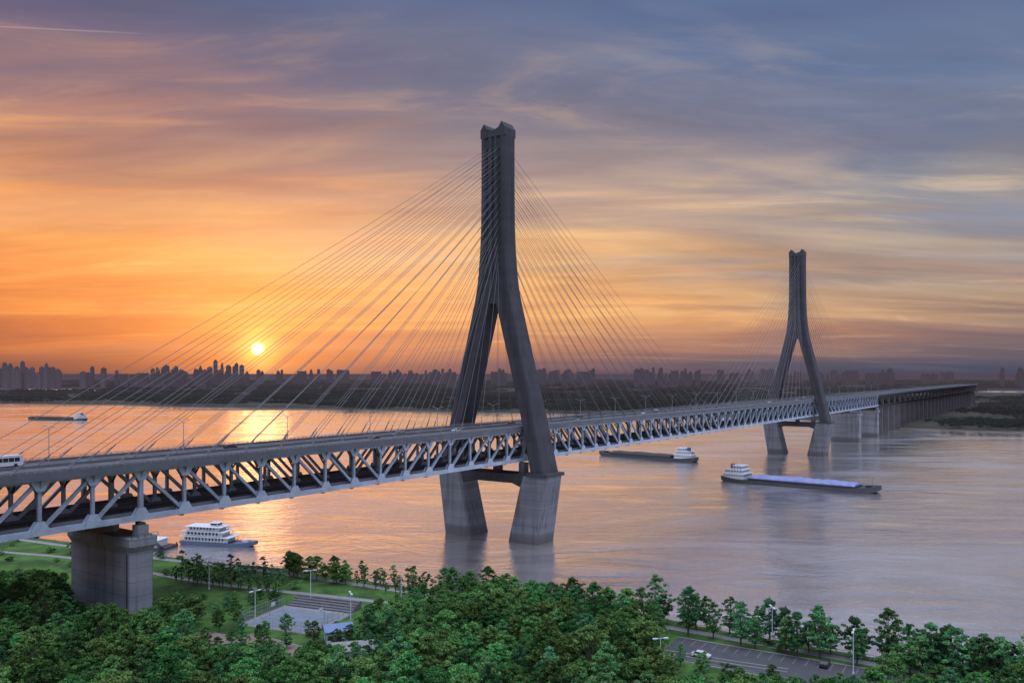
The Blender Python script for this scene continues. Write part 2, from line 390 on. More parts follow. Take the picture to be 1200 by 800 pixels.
# truss
ms=MB(); T0=-350; T1=798
sup=[-392,-294,-196,0,504,700,798]
nodes=list(range(T0,T1+1,14))
for wd in (-15,0,15):
    ms.box(T0,T1,wd-.65,wd+.65,ZT-2.2,ZT-.8,0)
    ms.box(T0,T1,wd-.65,wd+.65,ZB-.8,ZB+.8,0)
    for t in nodes:
        big=1.25 if t in sup else .95
        ms.beam((t,wd,ZB+.8),(t,wd,ZT-2.2),big*.85,big,1,up=(1,0,0))
        for z,s_ in ((ZB,1),(ZT-1.5,-1)):
            for sd in (-.72,.72):
                p=[(t-2.3,z-.75*s_),(t+2.3,z-.75*s_),(t+2.3,z+.9*s_),(t+1.0,z+2.9*s_),(t-1.0,z+2.9*s_),(t-2.3,z+.9*s_)]
                ms.prism(p,'y',wd+sd-.04,wd+sd+.04,0)
    for t in nodes[:-1]:
        mid=None
        for a_,b_ in zip(sup[:-1],sup[1:]):
            if a_<=t<b_: mid=(a_+b_)/2
        if t<mid: p,q=(t+.8,wd,ZT-2.4),(t+13.2,wd,ZB+1.0)
        else: p,q=(t+.8,wd,ZB+1.0),(t+13.2,wd,ZT-2.4)
        ms.beam(p,q,.8,.9,1)
for t in nodes:
    for sg in (-1,1):
        ms.beam((t,sg*15.6,ZT-3.4),(t,sg*17.0,ZT-.4),.35,.5,0)
ms.obj('truss_planes',[M_steel,M_steelW],BR)
mf=MB()
for t in nodes:
    mf.box(t-.4,t+.4,-14.3,14.3,ZT-2.4,ZT-.8,0); mf.box(t-.45,t+.45,-14.3,14.3,ZB-1.4,ZB+.3,0)
    if t+7<T1:
        mf.box(t+6.7,t+7.3,-14.3,14.3,ZT-1.9,ZT-.8,0); mf.box(t+6.7,t+7.3,-14.3,14.3,ZB-1.0,ZB+.3,0)
        mf.beam((t,-14.3,ZB-.9),(t+14,0,ZB-.9),.4,.4,0); mf.beam((t,14.3,ZB-.9),(t+14,0,ZB-.9),.4,.4,0)
    for a_,b_ in ((-15,0),(0,15)):
        mf.beam((t,a_+.6,ZT-6),(t,a_+3.6,ZT-2.3),.35,.4,0); mf.beam((t,b_-.6,ZT-6),(t,b_-3.6,ZT-2.3),.35,.4,0)
for y in (-12,-9,-6,-3,3,6,9,12): mf.box(T0,T1,y-.2,y+.2,ZT-1.6,ZT-.82,0); mf.box(T0,T1,y-.2,y+.2,ZB-.7,ZB+.3,0)
mf.obj('floor_beams',[M_steelD],BR)
mr=MB()
for a_,b_ in ((-14.2,-1.2),(1.2,14.2)):
    mr.box(T0,T1,a_,b_,ZB+.3,ZB+.9,1)
    mr.box(T0,T1,a_-.0,a_+.35,ZB+.9,ZB+1.7,2); mr.box(T0,T1,b_-.35,b_,ZB+.9,ZB+1.7,2)
    for cy in (a_+3.6,b_-3.6):
        for r_ in (-.75,.75): mr.box(T0,T1,cy+r_-.06,cy+r_+.06,ZB+.95,ZB+1.15,3)
        t=T0+1
        while t<T1: mr.box(t,t+.3,cy-1.3,cy+1.3,ZB+.9,ZB+.97,2); t+=1.4
mr.obj('railway_deck',[M_conc,M_ball,M_deckc,M_steelD],BR)

VE=1900; VS=T0-260
md=MB()
md.box(VS,VE,-17,17,ZT-.78,ZT,1)
md.box(VS,VE,-17.25,-17.0,ZT-1.5,ZT+.5,1); md.box(VS,VE,17.0,17.25,ZT-1.5,ZT+.5,1)
md.box(VS,VE,-14.2,-.6,ZT+.004,ZT+.05,0); md.box(VS,VE,.6,14.2,ZT+.004,ZT+.05,0)
md.box(VS,VE,-14.8,-14.4,ZT+.002,ZT+.85,1); md.box(VS,VE,14.4,14.8,ZT+.002,ZT+.85,1); md.box(VS,VE,-.3,.3,ZT+.002,ZT+.8,1)
for y in (-7.4-3.4,-7.4,-7.4+3.4,7.4-3.4,7.4,7.4+3.4):
    t=VS+3
    while t<VE-10:
        md.box(t,t+6,y-.1,y+.1,ZT+.052,ZT+.056,2); t+=15
for y in (-13.8,-1.0,1.0,13.8): md.box(VS,VE,y-.08,y+.08,ZT+.052,ZT+.056,2)
md.obj('road_deck',[M_asph,M_deckc,M_paint],BR)
ml=MB()
for y in (-17.1,17.1,-14.6,14.6):
    hi=1.25 if abs(y)>16 else 1.15
    for z in ((.85,hi) if abs(y)>16 else (hi,)): ml.box(VS,VE,y-.05,y+.05,ZT+z-.05,ZT+z+.05,0)
    t=VS
    while t<900: ml.box(t-.06,t+.06,y-.06,y+.06,ZT+.45,ZT+hi,0); t+=2.0
ml.obj('railings',[M_lampm],BR)
mv=MB()
for (a_,b_) in ((798.5,VE),(VS,T0-.5)):
    for wd in (-10,10): mv.prism([(wd-6.5,ZT-.8),(wd-3,ZT-3.6),(wd+3,ZT-3.6),(wd+6.5,ZT-.8)],'x',a_,b_,1)
    mv.prism([(-14,ZB+.6),(-8,ZB-2.6),(8,ZB-2.6),(14,ZB+.6)],'x',a_,b_,1)
    t=a_+2
    while t<b_:
        for wd in (-12.5,0,12.5): mv.box(t-1.3,t+1.3,wd-1.4,wd+1.4,ZB+.6,ZT-5,0)
        mv.box(t-1.5,t+1.5,-16,16,ZT-5,ZT-3.6,0)
        mv.box(t-1.7,t+1.7,-13,13,-4,ZB-4.2,0)
        mv.prism([(-13,ZB-4.2),(13,ZB-4.2),(15,ZB-2.6),(-15,ZB-2.6)],'x',t-1.9,t+1.9,0)
        t+=40
mv.obj('approach_viaduct',[M_via,M_conc],BR)
mp=MB()
for t in (-350,-294,-196,700,798):
    gz=-6
    c=1.0
    def rr(hx,hy,z): return [(t-hx+c,-hy,z),(t+hx-c,-hy,z),(t+hx,-hy+c,z),(t+hx,hy-c,z),(t+hx-c,hy,z),(t-hx+c,hy,z),(t-hx,hy-c,z),(t-hx,-hy+c,z)]
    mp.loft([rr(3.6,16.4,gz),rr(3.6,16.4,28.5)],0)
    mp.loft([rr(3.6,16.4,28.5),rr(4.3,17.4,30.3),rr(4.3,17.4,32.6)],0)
    for wd in (-15,0,15): mp.box(t-1.6,t+1.6,wd-1.5,wd+1.5,32.6,36.0,0); mp.box(t-1.0,t+1.0,wd-1.0,wd+1.0,36.0,36.7,1)
    for wd in (-15.5,15.5):
        mp.box(t-4.2,t+4.2,wd*1.11-.04,wd*1.11+.04,33.6,33.7,1)
        for q in (-4,-2,0,2,4): mp.box(t+q-.05,t+q+.05,wd*1.11-.05,wd*1.11+.05,32.6,33.65,1)
    mp.box(t-3.75,t-3.62,-14.5,-14.0,11,28,1)
mp.obj('truss_piers',[M_pier,M_steelD],BR)
lm=MB()
lm.cyl((0,0,0),(0,0,10),.14,.09,n=6)
for sg in (-1,1):
    lm.cyl((0,0,9.7),(0,sg*2.2,10.6),.07,n=5); lm.box(-.18,.18,min(sg*2.1,sg*3.2),max(sg*2.1,sg*3.2),10.52,10.7,0)
lme=lm.mesh('street_lamp',[M_lampm])
for t in range(-340,900,42):
    inst('deck_lamp',lme,(t,0,ZT+.6),0,1.0,BR)

# ------------------------------------------------------------ vehicles
def car_mesh(body):
    m=MB()
    prof=[(-2.2,.35),(2.2,.35),(2.25,.75),(2.1,.85),(1.2,.98),(.5,1.45),(-1.1,1.48),(-1.9,1.0),(-2.25,.95)]
    m.loft([[(x,-.9,z) if z<1 else (x,-.78,z) for x,z in prof],[(x,.9,z) if z<1 else (x,.78,z) for x,z in prof]],0)
    gl=[(1.08,1.0),(.5,1.40),(-1.05,1.43),(-1.7,1.02)]
    m.prism(gl,'y',-.86,-.79,1); m.prism(gl,'y',.79,.86,1)
    m.add([(1.22,-.7,1.0),(1.22,.7,1.0),(.56,.65,1.46),(.56,-.65,1.46)],[(0,1,2,3)],1)
    m.add([(-1.93,-.7,1.03),(-1.93,.7,1.03),(-1.15,.65,1.5),(-1.15,-.65,1.5)],[(0,1,2,3)],1)
    for x in (-1.4,1.4):
        for y in (-.82,.82): m.cyl((x,y-.12,.33),(x,y+.12,.33),.33,n=12,mi=2)
    m.box(2.2,2.29,-.75,-.4,.6,.78,3); m.box(2.2,2.29,.4,.75,.6,.78,3)
    return m.mesh('car',[body,M_glass,M_rubber,M_white])
cars=[car_mesh(pmat('car_paint_'+n,c,.3,.03,1)) for n,c in (('white',(.42,.42,.43)),('silver',(.25,.26,.28)),('dark',(.03,.03,.035)),('red',(.2,.03,.02)))]
def bus_mesh():
    m=MB(); P_=[(-5.8,.4),(5.9,.4),(5.95,1.6),(5.75,3.1),(5.5,3.25),(-5.8,3.25),(-5.95,3.0)]
    m.prism(P_,'y',-1.25,1.25,0)
    for sg in (-1,1):
        for i in range(7): x=-5.4+i*1.5; m.box(x,x+1.35,sg*1.26-.02,sg*1.26+.02,1.5,2.6,1)
    m.box(5.86,5.93,-1.1,1.1,1.5,2.8,1)
    for x in (-3.6,3.9):
        for y in (-1.15,1.15): m.cyl((x,y-.15,.5),(x,y+.15,.5),.5,n=12,mi=2)
    m.box(-3,0,-.8,.8,3.25,3.5,0)
    return m.mesh('bus',[M_white,M_glass,M_rubber])
busm=bus_mesh()
def onroad(name,me,t,wd,rev=False):
    x,y=BW(t,wd); inst(name,me,(x,y,ZT+.05),TH+(math.pi if rev else 0))
onroad('bus',busm,-223,-9.0)
for t,wd,k in ((-150,-5.8,2),(-95,9.2,2),(-60,-9.1,1),(-40,5.6,0),(20,-5.7,3),(62,9.1,1),(95,-9.1,2),(150,5.7,0),(200,-9.3,0),(260,9,2),(330,-5.6,1),(400,5.6,0),(470,9.2,1),(560,-9.2,0),(640,5.7,2)):
    onroad('car',cars[k],t,wd,wd>0)

# ------------------------------------------------------------ boats
def barge(name,p0,p1,cargo,hullm,superw=1.0,width=15,fb=3.0,crown=.7):
    """p0 = stern (superstructure), p1 = bow"""
    p0=Vector((p0[0],p0[1],0)); p1=Vector((p1[0],p1[1],0)); Ln=(p1-p0).length; d=p1-p0
    e=empty(name,p0,math.atan2(d.y,d.x)); B=width/2
    m=MB()
    secs=[(0,.62,.9,fb+.6),(4,.9,-.8,fb+.3),(12,1,-1,fb*.75),(Ln*.5,1,-1,fb*.62),(Ln-18,1,-1,fb*.75),(Ln-8,.88,-.8,fb+.2),(Ln-2.5,.55,.6,fb+1.0),(Ln,.22,1.9,fb+1.3)]
    m.loft([[(x,-B*k,zt),(x,-B*k*.92,zb),(x,B*k*.92,zb),(x,B*k,zt)] for x,k,zb,zt in secs],0)
    for sg in (-1,1):
        for (a,b_) in zip(secs[:-1],secs[1:]): m.beam((a[0],sg*a[1]*B,a[3]),(b_[0],sg*b_[1]*B,b_[3]),.25,.7,0)
    c0,c1=24*superw,Ln-14
    m.box(c0,c1,-B*.82,B*.82,fb*.55,fb*.9+1.0,0)
    for i in range(int((c1-c0)/4)): 
        for sg in (-1,1): m.box(c0+i*4,c0+i*4+.3,sg*B*.84-.12,sg*B*.84+.12,fb*.55,fb*.9+.9,0)
    m.cyl((Ln-5,0,fb+.6),(Ln-5,0,fb+7),.12,.06,n=6); m.box(Ln-9,Ln-6,-2,2,fb,fb+1.6,0)
    m.cyl((Ln-8,-3,fb+.5),(Ln-8,3,fb+.5),.6,n=8)
    m.obj('hull',[hullm],e)
    m=MB(); n=int((c1-c0)/3); rr_=random.Random(name)
    rings=[]
    for i in range(n+1):
        x=c0+.6+(c1-c0-1.2)*i/n; h=fb*.9+1.0+crown*(1 if 0<i<n else .1)+rr_.uniform(-.2,.2)+(.3 if i%2 else 0)
        hw=B*.80
        rings.append([(x,-hw,fb*.9+.7),(x,-hw*.94,h-.3),(x,-hw*.4,h+.9+rr_.uniform(-.15,.15)),(x,hw*.4,h+.9+rr_.uniform(-.15,.15)),(x,hw*.94,h-.3),(x,hw,fb*.9+.7)])
    m.loft(rings,0); m.obj('cargo_cover',[cargo],e)
    m=MB(); w1=B*.78; z=fb+.5; S=superw
    m.box(3*S,20*S,-w1,w1,z-1.5,z+2.6,0); m.box(2.4*S,20.8*S,-w1-.5,w1+.5,z+2.6,z+2.85,0)
    m.box(6*S,18.5*S,-w1*.85,w1*.85,z+2.85,z+5.4,0); m.box(5.2*S,19.4*S,-w1*.95,w1*.95,z+5.4,z+5.62,0)
    m.box(10*S,17.5*S,-w1*.62,w1*.62,z+5.62,z+8.1,0); m.box(9.3*S,18.3*S,-w1*.72,w1*.72,z+8.1,z+8.35,0)
    m.box(6.2*S,8.6*S,-1.3,1.3,z+5.62,z+8.9,2); m.box(6.2*S-.02,8.6*S+.02,-1.32,1.32,z+8.0,z+8.5,3)
    m.cyl((13*S,0,z+8.3),(13*S,0,z+13.5),.16,.07,n=6); m.beam((13*S,-1.8,z+11.5),(13*S,1.8,z+11.5),.12,.12,0); m.box(12*S,14*S,-.9,.9,z+9.3,z+9.5,0)
    for (a,b_,zz_,hw) in ((3*S,20*S,z+.7,w1),(6*S,18.5*S,z+3.7,w1*.85),(10*S,17.5*S,z+6.4,w1*.62)):
        nn=max(3,int((b_-a)/1.9))
        for i in range(nn):
            x=a+(b_-a)*(i+.25)/nn
            for sg in (-1,1): m.box(x,x+(b_-a)/nn*.5,sg*hw-.03,sg*hw+.03,zz_,zz_+1.0,1)
        for i in range(5):
            y=-hw+2*hw*(i+.2)/5; m.box(b_-.03,b_+.03,y,y+2*hw/5*.65,zz_,zz_+1.0,1)
    for (a,b_,zz_,hw) in ((2.4*S,20.8*S,z+2.85,w1+.4),(5.2*S,19.4*S,z+5.62,w1*.93)):
        for sg in (-1,1):
            m.box(a,b_,sg*hw-.04,sg*hw+.04,zz_+.95,zz_+1.03,0); m.box(a,b_,sg*hw-.03,sg*hw+.03,zz_+.5,zz_+.55,0)
            x=a
            while x<b_: m.box(x,x+.08,sg*hw-.04,sg*hw+.04,zz_,zz_+1,0); x+=1.5
    m.sphere((4.4*S,-w1*.5,z+3.9),1.0,2,8,5,(1.9,.7,.6))
    m.obj('superstructure',[M_white,M_glass,M_hullb,M_red],e)
    return e
barge('cargo_barge',W(849,562),W(1032,577.5),M_tarp,M_hull,.9,20,3.0,1.0)
barge('cargo_barge',W(816,541),W(703,533),M_coal,M_hull,.95,15)
barge('cargo_barge',W(100,492.5),W(34,491),M_coal,M_hull,.95,16)

def ferry(p,rot):
    e=empty('passenger_ferry',(p[0],p[1],0),rot)
    m=MB(); B=5.5; Ln=40
    secs=[(0,.8,.3,1.8),(3,1,-.8,1.6),(28,1,-.8,1.6),(35,.8,-.4,2.0),(40,.3,1.0,2.8)]
    m.loft([[(x,-B*k,zt),(x,-B*k*.85,zb),(x,B*k*.85,zb),(x,B*k,zt)] for x,k,zb,zt in secs],0)
    m.obj('hull',[M_hullb],e)
    m=MB()
    spec=[(1.5,27,1.7,2.7,5.0),(2.5,24,4.65,2.5,4.9),(4,22,7.4,2.2,4.6)]
    for a,b_,z,h,hw in spec:
        m.box(a-.8,b_+1.2,-hw-.5,hw+.5,z+h,z+h+.22,0)
        m.box(a+1,b_-1,-hw*.82,hw*.82,z,z+h,0)
        n=int((b_-a)/1.8)
        for i in range(n+1):
            x=a+(b_-a)*i/n
            for sg in (-1,1):
                m.box(x-.1,x+.1,sg*hw-.1,sg*hw+.1,z,z+h,0)
                if 0<i<n-1: m.box(x+.2,x+1.5,sg*hw*.82-.04,sg*hw*.82+.04,z+.7,z+2.1,1)
        for sg in (-1,1): m.box(a,b_,sg*hw-.05,sg*hw+.05,z+.9,z+1.0,0); m.box(a,b_,sg*hw-.05,sg*hw+.05,z+.45,z+.52,0)
    m.box(16,20,-2.2,2.2,9.85,11.5,0); m.box(15.6,20.5,-2.6,2.6,11.5,11.7,0); m.box(19.98,20.04,-1.9,1.9,10.5,11.3,1)
    for sg in (-1,1): m.box(16.4,19.6,sg*2.2-.03,sg*2.2+.03,10.5,11.3,1)
    m.cyl((18,0,11.6),(18,0,14.6),.12,.06,n=6)
    m.box(33,36,-1.5,1.5,2.0,3.4,0); m.cyl((38,0,2.6),(38,0,6),.08,n=5)
    m.obj('superstructure',[M_white,M_glass,M_hullb],e)
    return e
x,y=W(216,635); fo=ferry((x,y),R(-14)); fo.scale=(.94,.9,.86)
m=MB(); m.box(-7,7,-6,6,-.8,1.2,0); m.box(-5,3,-4,4,1.2,4.2,1); m.box(-5.6,3.6,-4.6,4.6,4.2,4.45,1)
for i in range(5): m.box(-4.6+i*1.6,-3.6+i*1.6,-4.04,-3.97,2.2,3.4,2)
m.beam((6,-5,1.4),(16,-27,9.8),2.2,.25,0)
for x_ in (-6.5,6.5):
    for y_ in (-5.5,5.5): m.cyl((x_,y_,1.2),(x_,y_,2.0),.3,n=8,mi=0)
x,y=W(203,640); m.obj('mooring_pontoon',[M_hull,M_white,M_glass],None,(x-6,y-4,0),R(-12))

# ------------------------------------------------------------ trees
def leafmat(name,c0,c1,haze=0):
    m,g=newmat(name)
    at=g.new('ShaderNodeAttribute'); at.attribute_name='tint'
    oi=g.new('ShaderNodeObjectInfo')
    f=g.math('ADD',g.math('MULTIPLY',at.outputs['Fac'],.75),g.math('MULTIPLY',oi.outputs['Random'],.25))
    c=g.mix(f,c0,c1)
    hs=g.new('ShaderNodeHueSaturation'); g.put(hs.inputs['Color'],c); g.put(hs.inputs['Hue'],g.maprange(oi.outputs['Random'],0,1,.45,.535,False)); g.put(hs.inputs['Value'],g.maprange(g.math('FRACT',g.math('MULTIPLY',oi.outputs['Random'],7.3)),0,1,.45,1.5,False))
    hs.inputs['Saturation'].default_value=.92
    d=g.new('ShaderNodeBsdfDiffuse'); g.l.new(hs.outputs[0],d.inputs[0]); t=g.new('ShaderNodeBsdfTranslucent'); g.l.new(hs.outputs[0],t.inputs[0])
    mx=g.new('ShaderNodeMixShader'); mx.inputs[0].default_value=.3; g.l.new(d.outputs[0],mx.inputs[1]); g.l.new(t.outputs[0],mx.inputs[2])
    finish(g,mx.outputs[0],haze); return m
M_leaf=leafmat('foliage',(.014,.066,.020,1),(.11,.25,.055,1))
M_leafp=leafmat('riverside_foliage',(.016,.08,.032,1),(.085,.235,.07,1))
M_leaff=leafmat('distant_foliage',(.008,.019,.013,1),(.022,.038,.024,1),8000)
def leafcloud(centers,radii,per,size,rg,tints,up=.35):
    n=len(centers)*per
    c=np.repeat(centers,per,0); r=np.repeat(radii,per); ti=np.repeat(tints,per)+rg.normal(0,.12,n)
    d=rg.normal(size=(n,3)); d/=np.linalg.norm(d,axis=1)[:,None]; d[:,2]=np.where(d[:,2]<-.3,-d[:,2]*.6,d[:,2])
    rad=r*(.45+.6*rg.random(n)); p=c+d*rad[:,None]*np.array([1,1,.8])
    nn=d*.7+rg.normal(size=(n,3))*.55+np.array([0,0,up]); nn/=np.linalg.norm(nn,axis=1)[:,None]
    a=np.cross(nn,rg.normal(size=(n,3))); a/=np.linalg.norm(a,axis=1)[:,None]; b=np.cross(nn,a)
    s=(size*(.6+.8*rg.random(n)))[:,None]
    v=np.stack([p-a*s*.5,p-b*s*.32,p+a*s*.5,p+b*s*.32],1).reshape(-1,3)
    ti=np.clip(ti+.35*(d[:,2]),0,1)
    return v,ti
TREEH={}
def make_tree(name,H,Rc,z0,seed,nc,per,size,mat,shape='round',lean=0):
    rg=np.random.default_rng(seed); rd=random.Random(seed)
    m=MB(); th=H*(.75 if shape!='round' else .6)
    pts=[Vector((0,0,-.4))]; 
    for i in range(1,6): pts.append(Vector((rd.uniform(-.15,.15)*i*.5,rd.uniform(-.15,.15)*i*.5,th*i/5)))
    r0=.018*H+.05
    for i in range(5): m.cyl(pts[i],pts[i+1],r0*(1-i*.17),r0*(1-(i+1)*.17),n=7)
    cs=[];rs=[]
    tries=0
    while len(cs)<nc and tries<9000:
        tries+=1
        u=rd.random(); zn=u
        if shape=='round': pr=math.sin(math.pi*min(1,(zn*.9+.12)))**.6
        elif shape=='oval': pr=math.sin(math.pi*min(1,(zn*.80+.17)))**.75
        else: pr=(1-zn)**.8*1.05*min(1,zn*5+.3)
        ang=rd.uniform(0,2*math.pi); lob=1+.22*math.sin(ang*3+seed)+.15*math.sin(ang*5+zn*7+seed*2)
        rr_=Rc*pr*lob*math.sqrt(rd.uniform(.08,1))
        c=(rr_*math.cos(ang),rr_*math.sin(ang),z0+(H-z0)*zn*.93)
        cr=Rc*rd.uniform(.18,.32)*(1-.25*zn)
        cs.append(c); rs.append(cr)
    for c in rd.sample(cs,min(12,len(cs))):
        k=max(1,min(4,int(c[2]/th*3.2))); q=pts[max(1,k-1)]
        mid=q.lerp(Vector(c),.5)+Vector((0,0,.3)); m.cyl(q,mid,r0*.4,r0*.25,n=5,cap=False); m.cyl(mid,c,r0*.25,r0*.08,n=5,cap=False)
    nb=len(m.v)
    cs=np.array(cs); rs=np.array(rs)
    tints=np.clip(rg.normal(.42,.27,len(cs)),0,1)
    lv,ti=leafcloud(cs,rs,per,size,rg,tints)
    v=np.concatenate([np.array(m.v,dtype=float),lv])
    me=bpy.data.meshes.new(name)
    nl=len(lv)//4; lf=(np.arange(nl*4).reshape(-1,4)+nb).tolist()
    me.from_pydata(v.tolist(),[],m.f+lf); me.materials.append(M_bark); me.materials.append(mat)
    me.polygons.foreach_set('material_index',[0]*len(m.f)+[1]*nl)
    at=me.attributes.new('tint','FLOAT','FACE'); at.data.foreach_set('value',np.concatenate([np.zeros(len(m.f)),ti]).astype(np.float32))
    TREEH[me.name]=H
    return me
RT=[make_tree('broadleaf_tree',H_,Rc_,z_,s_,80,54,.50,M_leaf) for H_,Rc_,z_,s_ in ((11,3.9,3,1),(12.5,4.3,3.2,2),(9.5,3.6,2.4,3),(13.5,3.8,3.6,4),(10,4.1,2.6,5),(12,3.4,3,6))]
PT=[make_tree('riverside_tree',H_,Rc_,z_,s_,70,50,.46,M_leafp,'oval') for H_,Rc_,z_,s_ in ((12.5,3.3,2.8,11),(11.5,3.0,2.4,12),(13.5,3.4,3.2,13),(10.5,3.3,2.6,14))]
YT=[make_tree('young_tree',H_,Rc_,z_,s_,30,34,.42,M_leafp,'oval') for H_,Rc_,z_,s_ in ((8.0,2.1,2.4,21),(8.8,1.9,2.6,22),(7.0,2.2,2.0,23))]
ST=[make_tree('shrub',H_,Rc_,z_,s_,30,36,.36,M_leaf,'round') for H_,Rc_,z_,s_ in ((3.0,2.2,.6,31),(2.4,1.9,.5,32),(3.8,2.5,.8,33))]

def pave(name,pts,width,mat,z=10.02,kerb=True):
    m=MB(); n=len(pts); P_=[Vector((p[0],p[1],0)) for p in pts]
    L_=[];R_=[]
    for i in range(n):
        d=(P_[min(n-1,i+1)]-P_[max(0,i-1)]).normalized(); s_=Vector((-d.y,d.x,0))*width/2
        L_.append(P_[i]+s_); R_.append(P_[i]-s_)
    for i in range(n-1):
        m.add([(L_[i].x,L_[i].y,z),(R_[i].x,R_[i].y,z),(R_[i+1].x,R_[i+1].y,z),(L_[i+1].x,L_[i+1].y,z)],[(0,1,2,3)],0)
        if kerb:
            for S_ in (L_,R_): m.beam(S_[i]+Vector((0,0,z+.04)),S_[i+1]+Vector((0,0,z+.04)),.2,.14,1)
    return m.obj(name,[mat,M_kerb])
def bl(x,off): return (x,float(brink(x))-off)
prom=[bl(x,7) for x in range(-260,260,8)]
pave('promenade_path',prom,2.6,M_pave)
path2=[bl(x,26+4*math.sin(x*.05)) for x in range(-240,70,8)]
pave('park_path',path2,2.2,M_pave)
m=MB()
rp=[bl(x,3) for x in np.arange(-260,200,2.5)]
for a_,b_ in zip(rp[:-1],rp[1:]):
    m.beam((a_[0],a_[1],11.1),(b_[0],b_[1],11.1),.08,.08); m.beam((a_[0],a_[1],10.6),(b_[0],b_[1],10.6),.05,.05); m.beam((a_[0],a_[1],9.9),(a_[0],a_[1],11.1),.12,.12)
m.obj('river_railing',[M_lampm])
lotc=W(895,776,10)
m=MB(); m.box(-24,32,-9,8,10.012,10.03,0)
for i in range(18): m.box(-22+i*2.8,-21.88+i*2.8,2.6,7.6,10.034,10.038,1)
m.box(-22,28,-7.6,-7.48,10.034,10.038,1)
m.box(-24.2,32.2,8,8.25,10.0,10.15,2); m.box(-24.2,32.2,-9.25,-9,10.0,10.15,2)
LR=R(-31)
m.obj('car_park',[M_asph,M_pave,M_kerb],None,(lotc[0],lotc[1],0),LR)
def lot(u,v): return (lotc[0]+u*math.cos(LR)-v*math.sin(LR),lotc[1]+u*math.sin(LR)+v*math.cos(LR))
x,y=lot(-14,-4); inst('parked_car',cars[0],(x,y,10.035),LR)
x,y=lot(13,5); inst('parked_car',cars[2],(x,y,10.035),LR+R(90))
cx,cy=W(355,724,10); CR=R(-22)
e=empty('sports_court',(cx,cy,10),CR)
m=MB(); m.box(-13,11,-12,9,.012,.03,0); m.box(-11,9,-10,7,.034,.05,1)
for a_ in ((-9.5,7.5,-8.6,-8.5),(-9.5,7.5,5.5,5.6),(-9.5,-9.4,-8.6,5.6),(7.4,7.5,-8.6,5.6),(-1.1,-1.0,-8.6,5.6)): m.box(*a_,.054,.058,2)
for i in range(5): m.box(-12+i*.0,10,9+i*1.1,10.1+i*1.1,0,.45*(i+1),3)
m.obj('playing_surface',[M_pave,M_court,M_kerb,M_pier],e)
m=MB()
for (a,b_) in (((-13,-12),(11,-12)),((11,-12),(11,9)),((-13,9),(-13,-12))):
    a=Vector((*a,0)); b_=Vector((*b_,0)); n=8
    for i in range(n+1): p=a.lerp(b_,i/n); m.cyl(p,p+Vector((0,0,3.2)),.06,n=5)
    for z in (.3,1.2,2.2,3.15): m.beam(a+Vector((0,0,z)),b_+Vector((0,0,z)),.06,.06)
    for i in range(48): p=a.lerp(b_,i/48); m.beam(p,p+Vector((0,0,3.1)),.02,.02)
m.obj('court_fence',[M_lampm],e)
def hoop(u,v,s_):
    m=MB(); m.cyl((0,0,0),(0,0,3.1),.1,n=6); m.beam((0,0,3.0),(s_*1.2,0,3.3),.1,.1); m.box(s_*1.2-.03,s_*1.2+.03,-.9,.9,2.9,3.95,1)
    for k in range(8):
        a0=k*math.pi/4; a1=a0+math.pi/4; m.beam((s_*1.5+.23*math.cos(a0),.23*math.sin(a0),3.05),(s_*1.5+.23*math.cos(a1),.23*math.sin(a1),3.05),.03,.03)
    x=cx+u*math.cos(CR)-v*math.sin(CR); y=cy+u*math.sin(CR)+v*math.cos(CR)
    m.obj('basketball_hoop',[M_lampm,M_white],None,(x,y,10.04),CR)
hoop(-10.2,-1.5,1); hoop(8.2,-1.5,-1)
def kiosk(px,py,rot,sx=4,sy=3,roof=M_roofb):
    x,y=W(px,py,10); e=empty('park_kiosk',(x,y,10),rot); m=MB(); m.box(-sx,sx,-sy,sy,0,3,0)
    m.prism([(-sy-.6,3.0),(sy+.6,3.0),(sy+.6,3.2),(0,4.5),(-sy-.6,3.2)],'x',-sx-.6,sx+.6,1)
    m.box(-.6,.6,-sy-.03,-sy+.02,0,2.1,2); m.box(1.5,3,-sy-.03,-sy+.02,1,2.1,2); m.box(-3,-1.5,-sy-.03,-sy+.02,1,2.1,2)
    m.obj('walls',[M_white,roof,M_glass],e)
kiosk(396,750,R(20),3.2,2.5); kiosk(415,772,R(15),5,3,M_pave)
pl=[W(215,744,10),W(240,746,10),W(262,750,10),W(290,748,10),W(320,756,10),W(350,764,10),W(385,776,10),W(410,786,10)]
pave('brick_path',pl,7,M_brickp,10.06)
pm=MB(); pm.cyl((0,0,0),(0,0,.6),.22,n=8); pm.cyl((0,0,.5),(0,0,10),.12,.08,n=6); pm.beam((-1.3,0,10),(1.3,0,10),.12,.12)
for sg in (-1,1): pm.box(sg*1.3-.55,sg*1.3+.55,-.22,.22,9.85,10.1)
pme=pm.mesh('park_lamp',[M_white])
for px,py in ((299,735),(364,707),(411,738),(774,800),(905,757),(1000,790),(470,702),(245,690)):
    x,y=W(px,py,10); inst('park_lamp',pme,(x,y,10),random.uniform(0,3))
m=MB(); a=Vector((*W(-60,712,10),10)); b_=Vector((*W(76,700,10),10)); m.beam(a+Vector((0,0,.8)),b_+Vector((0,0,.8)),.25,1.6)
n=14
for i in range(n+1): p=a.lerp(b_,i/n); m.beam(p,p+Vector((0,0,2.1)),.4,.4)
m.obj('boundary_wall',[M_white])

